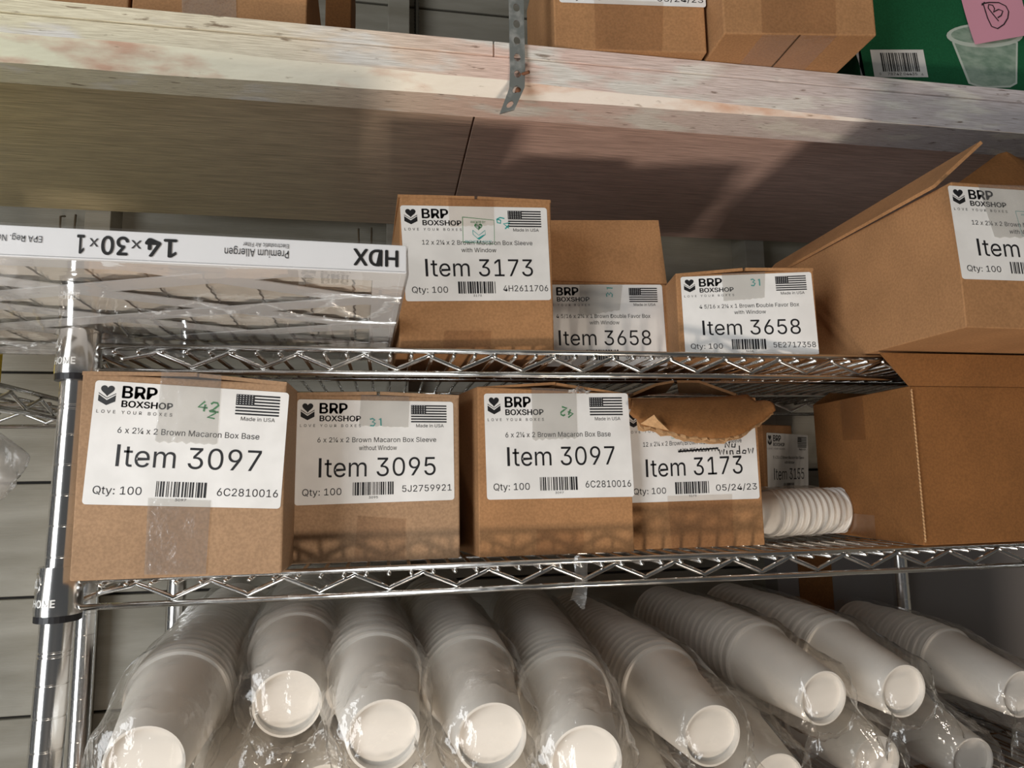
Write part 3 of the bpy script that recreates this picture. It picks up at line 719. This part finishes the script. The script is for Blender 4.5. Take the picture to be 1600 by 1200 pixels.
# =================================================================== AIR FILTER
FA = math.radians(2.0); fO = Vector((.2805, -.205, 1.6368)); FW, FD, FT = .755, .348, .0195
fx = Vector((math.cos(FA), math.sin(FA), 0)); fy = Vector((-math.sin(FA), math.cos(FA), 0))
def FP(s, t, h): return fO - fx * s + fy * t + Vector((0, 0, h))      # s leftwards from the right end, t back, h up
fil = empty('air_filter', FP(FW / 2, FD / 2, 0), 'shrink-wrapped white pleated air filter marked 14x30x1, lying on the upper shelf', 'air filter')
def fbox(name, s0, s1, t0, t1, h0, h1, m, bev=.0006):
    return mesh(name, [FP(s1, t0, h0), FP(s0, t0, h0), FP(s0, t1, h0), FP(s1, t1, h0), FP(s1, t0, h1), FP(s0, t0, h1), FP(s0, t1, h1), FP(s1, t1, h1)], HEXF, m, fil, mods=(BEV(bev),))
fr_ = fbox('front_frame', 0, FW, 0, .004, 0, FT, FILTW); fbox('back_frame', 0, FW, FD - .004, FD, 0, FT, FILTW)
fbox('side_frame', 0, .004, .004, FD - .004, 0, FT, FILTW); fbox('side_frame', FW - .004, FW, .004, FD - .004, 0, FT, FILTW)
fbox('top_board', .004, FW - .004, .004, FD - .004, FT - .0012, FT, FILTW)
n_ = 62
vs, fs = grid(lambda a, b: FP(.005 + a * (FW - .01), .005 + b * (FD - .01), .0052 + .009 * (round(b * n_) % 2)), 2, n_)
mesh('pleated_media', vs, fs, PLEAT, fil)
# border and crossing straps on the underside
for s0, s1, t0, t1 in ((0, FW, .0, .022), (0, FW, FD - .022, FD), (0, .022, .022, FD - .022), (FW - .022, FW, .022, FD - .022)):
    fbox('border_strip', s0, s1, t0, t1, .0006, .0016, FILTW, .0002)
def cutbar(p, d, w):
    o = Vector((-d[1], d[0])) * w / 2
    return [p - d * 1 + o, p + d * 1 + o, p + d * 1 - o, p - d * 1 - o]
for sgn in (1, -1):
    for k in range(-3, 7):
        # clipped diagonal strap
        d = Vector((math.cos(.42), sgn * math.sin(.42))); c = Vector((k * .205 + .03, FD / 2))
        P = []
        ts = []
        for ed in (.012, FD - .012): ts.append((ed - c.y) / d.y)
        lo, hi = min(ts), max(ts)
        xs_ = sorted(((.012 - c.x) / d.x, (FW - .012 - c.x) / d.x)); lo = max(lo, xs_[0]); hi = min(hi, xs_[1])
        if hi - lo < .03: continue
        a = c + d * lo; b = c + d * hi; o = Vector((-d.y, d.x)) * .011
        h0, h1 = (.0012, .0020) if sgn > 0 else (.0021, .0029)
        q = [a + o, b + o, b - o, a - o]
        mesh('lattice_strap', [FP(p.x, p.y, h0) for p in q] + [FP(p.x, p.y, h1) for p in q], HEXF, FILTW, fil)
# support wire under the pleats
pts = []
for k in range(1, 22):
    s = k * FW / 22; v, f_ = tube([FP(s + .0015 * (j % 2), .012 + j * (FD - .024) / 40, .0042 + .0006 * (j % 2)) for j in range(41)], .0007, 5); mesh('support_wire', v, f_, simple('dark_wire', (.22, .20, .18), .4, .6), fil)
vs, fs = grid(lambda a, b: FP(a * FW, -.0012 + b * (FD + .0024), -.0012 + .0008 * noise.noise(Vector((a * 9, b * 5, 0)))), 60, 26)
mesh('shrink_wrap_underside', vs, fs, WRAP, fil, True)
vs, fs = grid(lambda a, b: FP(-.0014 + .0008 * math.sin(b * 40) * b, a * FD, -.001 + b * (FT + .001)), 30, 6); mesh('shrink_wrap_end', vs, fs, WRAP, fil, True)
pf = Print(); U = lambda x: x
def frt(t, xa, xb, ya, yb, bold=False):
    # text turned upside down on the front edge: px x of its left/right limits (in the picture), fractions of the edge height from its top
    pf2 = Print(); pf2.text(t, 0, 1, 0, 1, bold)
    sa = (fO - at(xa, 400, -.2)).dot(fx); sb = (fO - at(xb, 400, -.2)).dot(fx)
    pf.add([(sb + (1 - x) * (sa - sb) if False else sb + x * (sa - sb), ya + (1 - y) * (yb - ya)) for x, y in pf2.v], pf2.f)
frt('HDX', 552, 622, .22, .78, True); frt('Premium Allergen', 355, 453, .40, .66); frt('Electrostatic Air Filter', 383, 453, .18, .32)
frt('14', 234, 283, .22, .80, True); frt('x', 213, 229, .30, .66); frt('30', 168, 210, .22, .80, True); frt('x', 150, 164, .30, .66); frt('1', 131, 143, .22, .80, True); frt('EPA Reg. No 96421', -30, 79, .32, .52)
pf.build('printed_text', [INK], fr_, lambda s, h: FP(s, -.0004, FT * (1 - h)))
vs, fs = grid(lambda a, b: FP(a * FW, -.0012 + .0003 * noise.noise(Vector((a * 40, b * 4, 3))), -.001 + b * (FT + .002)), 80, 6); mesh('shrink_wrap_front', vs, fs, film('shrink_wrap_over_print', -.02, (.98, .98, .98), .02, .35, 60, .3), fil, True)

# =================================================================== SLEEVES OF PAPER CUPS
BR_, RRM, HC = .029, .0465, .112
prof = [(.0, .006), (BR_ - .0025, .006), (BR_ - .002, .0), (BR_, .0), (BR_ + .0006, .0025)]
prof += [(BR_ + (RRM - .0040 - BR_) * k / 8, HC * k / 8) for k in range(1, 8)] + [(RRM - .0040, HC - .0030)]
prof += [(RRM - .0012, HC - .0024), (RRM, HC), (RRM - .0004, HC + .0016), (RRM - .0020, HC + .0024), (RRM - .0046, HC + .001), (RRM - .0056, HC - .012)]
v_, f_ = lathe(prof, 44, lambda r, h, a: (r * math.cos(a), h, r * math.sin(a)))
cme = bpy.data.meshes.new('paper_cup'); cme.from_pydata(v_, [], f_); cme.materials.append(CUPM); cme.validate(); cme.shade_smooth()
bm = bmesh.new(); bm.from_mesh(cme); bmesh.ops.recalc_face_normals(bm, faces=bm.faces); bm.to_mesh(cme); bm.free(); cme.shade_smooth(); cme.set_sharp_from_angle(angle=.7)
# the nested ones sit a little looser in each other
nme = cme.copy(); nme.name = 'nested_paper_cup'
for v in nme.vertices:
    if v.co.y < HC - .0026: k_ = 1 - .10 * min(1, (HC - .0026 - v.co.y) / .004 + .35); v.co.x *= k_; v.co.z *= k_
ORD = ['leftmost', 'second', 'third', 'fourth', 'fifth', 'sixth', 'seventh', 'eighth', 'ninth']
def cupobj(loc, tilt, yaw, label, group, me=None):
    o = bpy.data.objects.new('paper_cup', me or cme); COL.objects.link(o); o.location = loc; o.rotation_euler = (tilt, random.uniform(0, 6.28) * 0, yaw)
    md = o.modifiers.new('es', 'EDGE_SPLIT') if False else None
    return tag(o, label, 'cup', group)
def sleeve(idx, P0, n, pitch, yaw, lower=False):
    where = ('%s sleeve from the left' % ORD[idx] if idx else 'leftmost sleeve') + (' in the lower layer' if lower else '')
    grp = 'paper cups in the ' + where
    ay = Vector((-math.sin(yaw), math.cos(yaw), 0)); tilt = .13
    t0 = Vector((ay.x * math.cos(tilt), ay.y * math.cos(tilt), math.sin(tilt)))
    R0 = P0 + t0 * HC
    cupobj(P0, tilt, yaw, ('foremost white paper cup showing its round base, ' + where) if not lower else 'white paper cup base peeking out, ' + where, grp)
    Rk = R0.copy()
    for k in range(1, n):
        tk = tilt * max(0, 1 - k / 9); j = Vector((random.uniform(-.0007, .0007), random.uniform(-.0012, .0012), random.uniform(-.0007, .0007)))
        d = Vector((ay.x * math.cos(tk), ay.y * math.cos(tk), math.sin(tk)))
        Rk = Rk + d * pitch
        cupobj(Rk + j - d * HC, tk, yaw, 'white paper cup nested inside the ' + where, grp, nme)
    # the bag
    Rn = R0 + ay * (pitch * n) + Vector((0, 0, min(n, 9) * pitch * .062))
    rings = []
    for k in range(9): rings.append((Rn.lerp(R0, k / 8) + Vector((0, 0, .001 + .0025 * math.sin(math.pi * k / 8))), .0505, 1.0))
    for k in range(1, 7): a = k / 6; rings.append((R0.lerp(P0, a) + Vector((0, 0, -.001 * a)), .0505 + (.0375 - .0505) * a, 1.0))
    rings.append((P0 - t0 * .006, .0345, 1)); rings.append((P0 - t0 * .011 - Vector((0, 0, .004)), .0265, .9)); rings.append((P0 - t0 * .015 - Vector((0, 0, .012)), .0250, .75))
    rings.append((P0 - t0 * .019 - Vector((0, 0, .022)), .0300, .55)); rings.append((P0 - t0 * .023 - Vector((0, 0, .034)), .0400, .45)); rings.append((P0 - t0 * .025 - Vector((0, 0, .050)), .046, .40))
    # refine along the axis
    fr = []
    for i in range(len(rings) - 1):
        for q in range(3):
            w = q / 3; fr.append((rings[i][0].lerp(rings[i + 1][0], w), rings[i][1] * (1 - w) + rings[i + 1][1] * w, rings[i][2] * (1 - w) + rings[i + 1][2] * w))
    fr.append(rings[-1]); N_ = 56; vs = []; fs = []
    for i, (c, r, fl2) in enumerate(fr):
        s = i / len(fr)
        for k in range(N_):
            a = 2 * math.pi * k / N_
            w = noise.noise(Vector((math.cos(a) * 2.6 + idx * 7, math.sin(a) * 2.6, s * 9 + (50 if lower else 0)))) * .0035 + abs(noise.noise(Vector((math.cos(a) * 6 + idx * 3, math.sin(a) * 6, s * 16)))) * .0030
            if s > .45:
                q_ = min(1, (s - .45) / .3)
                w += q_ * (.0075 * (.32 - abs(noise.noise(Vector((a * 2.2 + idx * 5, s * 7 + a * 1.3, idx + (9 if lower else 0)))))) + .0040 * (.25 - abs(noise.noise(Vector((a * 5 + idx, s * 22 - a * 2, idx * 2)))))
                     )
            rr_ = r + max(w, -.0008) + (.0025 if s > .4 else 0)
            vs.append(c + Vector((math.cos(yaw), math.sin(yaw), 0)) * (rr_ * math.cos(a)) + Vector((0, -.5 * (1 - fl2), fl2)) * (rr_ * math.sin(a)))
    for i in range(len(fr) - 1):
        for k in range(N_): fs.append((i * N_ + k, i * N_ + (k + 1) % N_, (i + 1) * N_ + (k + 1) % N_, (i + 1) * N_ + k))
    b = mesh('plastic_sleeve', vs, fs, BAG, None, True, loc=tuple(P0))
    tag(b, 'clear plastic bag around the ' + where.replace('sleeve', 'stack of cups'), 'plastic bag', 'clear plastic sleeves around cup stacks' if not lower else 'plastic bags of the lower layer')
TOP = [(225, 1195, .53, .06), (449, 1100, .61, .07), (599, 1150, .56, .08), (768, 1154, .57, .04), (916, 1190, .56, -.09), (1113, 1150, .665, .05), (1287, 1091, .755, .11), (1412, 1080, .78, .07), (1596, 1085, .88, .05)]
for i, (u, v, d, yw) in enumerate(TOP):
    P0 = atd(u, v, d); n = int((.43 - (P0.y + HC)) / .0138) + 1
    sleeve(i, P0, min(n, 28), .0138, yw)
for i, (u, v, d) in enumerate([(345, 1262, .58), (508, 1246, .62), (690, 1262, .62), (850, 1285, .62), (1020, 1262, .68), (1216, 1222, .72), (1370, 1190, .80), (1520, 1190, .86)]):
    sleeve(i, atd(u, v, d), 4, .0125, 0, True)
# sleeve of small cups lying sideways at the back of the lower shelf
sl = Vector((.672, .110, ZS + .0300)); sm = Matrix.Rotation(-math.pi / 2 + .15, 4, 'Z')
for k in range(13):
    o = bpy.data.objects.new('paper_cup', cme); COL.objects.link(o); o.matrix_world = Matrix.Translation(sl + Vector((.0085 * k - .02, .001 * k, 0))) @ sm @ Matrix.Scale(.60, 4)
    tag(o, 'white paper cup of the stack lying sideways between torn and open cartons', 'cup', 'cups lying sideways on the lower shelf')
def sb(a, b):
    an = b * 2 * math.pi; r = .0300 + .003 * noise.noise(Vector((a * 6, math.cos(an) * 2, math.sin(an) * 2))) + .002 * abs(noise.noise(Vector((a * 20, math.cos(an) * 5, math.sin(an) * 5))))
    if a > .75: r *= 1 - .5 * (a - .75) / .25
    return Vector((.655 + a * .165, .110 + .01 * a + r * math.cos(an), ZS + .0310 + r * math.sin(an) * .97))
vs, fs = grid(sb, 40, 40); o = mesh('plastic_sleeve', vs, fs, BAG, None, True, loc=(.72, .13, ZS)); tag(o, 'crinkled clear bag around the cups lying sideways beside the torn carton', 'plastic bag')

# =================================================================== ON THE WOODEN SHELF
def topbox(name, label, cat, fl_, fr, depth, z1, m, dvec=(0, 1), group='cartons on the wooden shelf'):
    return carton(name, label, cat, fl_, fr, depth, ZT + .0006, z1, z1, m, dvec, False, group)
t1 = atz(867, 76, ZT + .001); t2 = atz(1105, 82, ZT + .001)
r1, v1 = topbox('shipping_carton', 'carton dated 05/24/23 on the wooden shelf, right of the metal strap', 'carton', (t1.x, t1.y), (t2.x, t2.y), .17, ZT + .165, CB, (.04, 1))
f = onfront(v1)
a_, b_ = f(874, 4), f(1103, 12); c_ = (b_ - a_); up = Vector((0, 0, .1016))
label_on(r1, [a_ + up, b_ + up, b_, a_], '3095', [''], '05/24/23', skip_top=True, bar=' ')
strip(r1, 'tape', TAPE_BR, *px4(f, (928, 0), (1036, 4), (1034, 82), (930, 78)), off=.0012, ragged=False)
t1 = atz(1132, 52, ZT + .001); t2 = atz(1370, 55, ZT + .001)
r2, v2 = topbox('shipping_carton', 'taped carton overhanging the wooden shelf beside the green box', 'carton', (t1.x, t1.y), (t2.x, t2.y), .20, ZT + .165, CB, (.03, 1))
f = onfront(v2)
strip(r2, 'tape', TAPE_BR, *px4(f, (1188, -10), (1304, -10), (1306, 55), (1190, 53)), off=.0012, ragged=False)
bt = lambda a, b: Vector(v2[0]).lerp(v2[1], a).lerp(Vector(v2[3]).lerp(v2[2], a), b) + Vector((0, 0, -.0006))
mesh('tape', [bt(.25, 0), bt(.74, 0), bt(.74, .5), bt(.25, .5)], [(0, 1, 2, 3)], TAPE_BR, r2)
mesh('flap_seam', [bt(.488, 0), bt(.5, 0), bt(.5, 1), bt(.488, 1)], [(0, 1, 2, 3)], simple('dark_seam', (.10, .05, .02), .9), r2)
yGn = .030
r3, v3 = topbox('green_carton', 'green printed carton of plastic cups with a pink note on the wooden shelf', 'carton', (at(1343, 100, yGn).x, yGn), (1.16, yGn + .02), .22, ZT + .17, [GREEN], (.1, 1), group=None)
f = onfront(v3)
pg = Print()
mesh('side_panel', [Vector(v3[0]) + Vector((-.0004, -.0008, 0)), Vector(v3[0]) + Vector((.0075, -.0008, 0)), Vector(v3[4]) + Vector((-.012, -.0008, -.09)), Vector(v3[4]) + Vector((-.0004, -.0008, -.09))], [(0, 1, 2, 3)], GREYC, r3)
lbq = px4(f, (1359, 78), (1442, 78), (1450, 121), (1366, 121)); fm = quadmap(*lbq, .0005)
lb = mesh('barcode_label', [fm(0, 0), fm(0, 1), fm(1, 1), fm(1, 0)], [(0, 1, 2, 3)], LAB, r3)
p = Print(); p.barcode(.17, .86, .12, .80, 'x', n=46); p.text('0', .10, .13, .84, .92); p.text('78742 04435', .25, .80, .84, .93); p.text('6', .88, .91, .86, .94)
p.build('printed_barcode', [INK], lb, lambda x, y: fm(x, y, .0003))
def gp(name, pts, m, off): 
    q = [f(*a) for a in pts]; return mesh(name, [a + Vector((0, -off, 0)) for a in q], [tuple(range(len(q)))], m, r3)
def ell(cx, cy, rx, ry, n=28, rot=0): return [(cx + rx * math.cos(2 * math.pi * k / n) * math.cos(rot) - ry * math.sin(2 * math.pi * k / n) * math.sin(rot), cy + rx * math.cos(2 * math.pi * k / n) * math.sin(rot) + ry * math.sin(2 * math.pi * k / n) * math.cos(rot)) for k in range(n)]
gp('printed_cup_outline', [(1487, 66), (1590, 66), (1589, 131), (1578, 137), (1535, 138), (1513, 131)], PRINTW, .0004)
gp('printed_cup', [(1491, 68), (1587, 68), (1586, 129), (1577, 134), (1535, 135), (1516, 129)], PALEG, .0006)
gp('printed_cup_rim', ell(1538, 56, 60, 19), PRINTW, .0008); gp('printed_cup_mouth', ell(1538, 55, 53, 14), PALEG, .0010)
nq = px4(f, (1497, -12), (1592, -12), (1606, 58), (1517, 74)); fm2 = quadmap(*nq, .002)
vs, fs = grid(lambda a, b: fm2(a, b, .004 * b * b), 8, 8); pn = mesh('pink_note', vs, fs, PINK, r3, True); tag(pn, 'pink sticky note with a circled letter B')
p = Print(); ST = lambda q: p.stroke(q, .022, 0, 1.25)
bx = lambda x, y: ((x - 1000) / 600 * .95 + .02, (y + 40) / 500 * 1.0 + .06)
ST([bx(1175, 70), bx(1215, 40)]); ST([bx(*q) for q in ((1180, 55), (1260, 45), (1360, 50), (1425, 90), (1440, 150), (1410, 220), (1350, 280), (1270, 315), (1215, 285), (1200, 200), (1195, 60))])
ST([bx(*q) for q in ((1305, 240), (1270, 170), (1235, 100), (1250, 65), (1290, 75), (1300, 110), (1275, 145), (1340, 120), (1380, 140), (1350, 185), (1305, 205))])
p.build('handwritten_letter', [INK], pn, lambda x, y: fm2(x, y, .004 * y * y + .0006))
# left cartons on the wooden shelf
for nm, ua, ub, yy, lab in (('shipping_carton', -260, 201, .035, 'carton at the far left end of the wooden shelf'), ('shipping_carton', 206, 480, .035, 'taped carton near the left of the wooden shelf, beside the stud')):
    a = at(ua, 5, yy); b = at(ub, 5, yy)
    rr1, vv1 = topbox(nm, lab, 'carton', (a.x, yy), (b.x, yy), .20, ZT + .15, CB, (-.02, 1))
    if ua > 0:
        f = onfront(vv1); strip(rr1, 'tape', TAPE, *px4(f, (283, -60), (368, -60), (370, 30), (285, 22)), off=.0012, ragged=False)
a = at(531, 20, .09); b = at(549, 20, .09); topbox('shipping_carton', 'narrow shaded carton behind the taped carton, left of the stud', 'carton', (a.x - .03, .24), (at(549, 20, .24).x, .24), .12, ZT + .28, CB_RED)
# =================================================================== LEFT AND BACK BITS
a = at(22, 358, .30); b = at(-24, 617, .30)
yb = empty('yellow_carton', (-.28, .30, 1.6035), 'yellow carton standing behind the air filter at the left edge', 'carton')
mesh('body', boxv(-.40, b.x, .295, .335, 1.6035, a.z), HEXF, YELLOW, yb, mods=(BEV(),))
def bagf(a, b):
    an = b * 2 * math.pi; r = .055 * math.sin(min(1, a * 1.15) * math.pi * .93 + .12) * (1 + .25 * noise.noise(Vector((a * 5, math.cos(an) * 1.5, math.sin(an) * 1.5))) + .14 * abs(noise.noise(Vector((a * 13, math.cos(an) * 4, math.sin(an) * 4)))))
    c = at(-28, 735, .22); return Vector((c.x - .03 + r * math.cos(an) + .03 * a, c.y + r * .6 * math.sin(an), c.z + .065 - .13 * a))
vs, fs = grid(bagf, 36, 36); o = mesh('crumpled_bag', vs, fs, film('clear_loose_bag', .08, (.9, .9, .9), .34, .12, 90, .6), None, True, loc=tuple(at(-28, 735, .22) + Vector((0, 0, -.08)))); tag(o, 'crumpled clear plastic bag at the left edge by the plank wall', 'plastic bag')
# wire hooks hanging from the shelf by the wall
for u, v, lab in ((96, 352, 'thin wire hook on the wall above the left of the air filter'), (560, 378, 'thin wire hook on the wall left of the stamped carton')):
    c = at(u, v, .52); vv, ff = tube([(c.x, .53, ZP), (c.x, .515, ZP - .006), (c.x + .002, .512, ZP - .045), (c.x + .012, .512, ZP - .052), (c.x + .022, .512, ZP - .045), (c.x + .022, .515, ZP - .002)], .0016, 8)
    o = mesh('wire_hook', vv, ff, simple('rusty_wire', (.25, .20, .14), .5, .6), None, True, loc=(c.x, .53, ZP)); tag(o, lab, 'hook')
# big white carton behind the cups, its shade put into the board colour
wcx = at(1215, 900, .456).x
wc = empty('shaded_white_carton', (wcx + .3, .475, 0), 'large white carton, shade painted into it, with brown tape behind the rack on the right', 'carton')
mesh('body', boxv(wcx, wcx + .75, .456, .497, 0, 1.44), HEXF, simple('shade_toned_white_board', (.23, .215, .21), .7), wc, mods=(BEV(),))
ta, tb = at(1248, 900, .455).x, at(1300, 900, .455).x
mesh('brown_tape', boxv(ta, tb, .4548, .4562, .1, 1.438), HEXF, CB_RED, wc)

# strip of loose tape hanging from the front rail below the middle carton
c = at(905, 880, -.006)
vs, fs = grid(lambda a, b: Vector((c.x - .006 + .014 * a + .006 * math.sin(b * 2.2) - .010 * b, -.006 - .004 * math.sin(a * 3 + b * 4), c.z + .004 - .042 * b + .004 * math.sin(a * 5))), 8, 14)
o = mesh('loose_tape', vs, fs, film('loose_clear_tape', .06, (.93, .90, .86), .10, .12, 160, .6), None, True, loc=tuple(c)); tag(o, 'loose strip of clear tape hanging from the rail below the middle Item 3097 carton', 'tape')

# unseen cartons added at the bottom of the rack to block light from below
for x0, x1, lab in ((.03, .54, 'unseen plain carton added as light blocker on the bottom shelf, left one'), (.56, 1.12, 'unseen plain carton added as light blocker on the bottom shelf, right one')):
    carton('light_block_carton', lab, 'carton', (x0, .01), (x1, .01), .40, .3034, 1.08, 1.08, CB, group='added light-blocking cartons at the bottom of the rack')
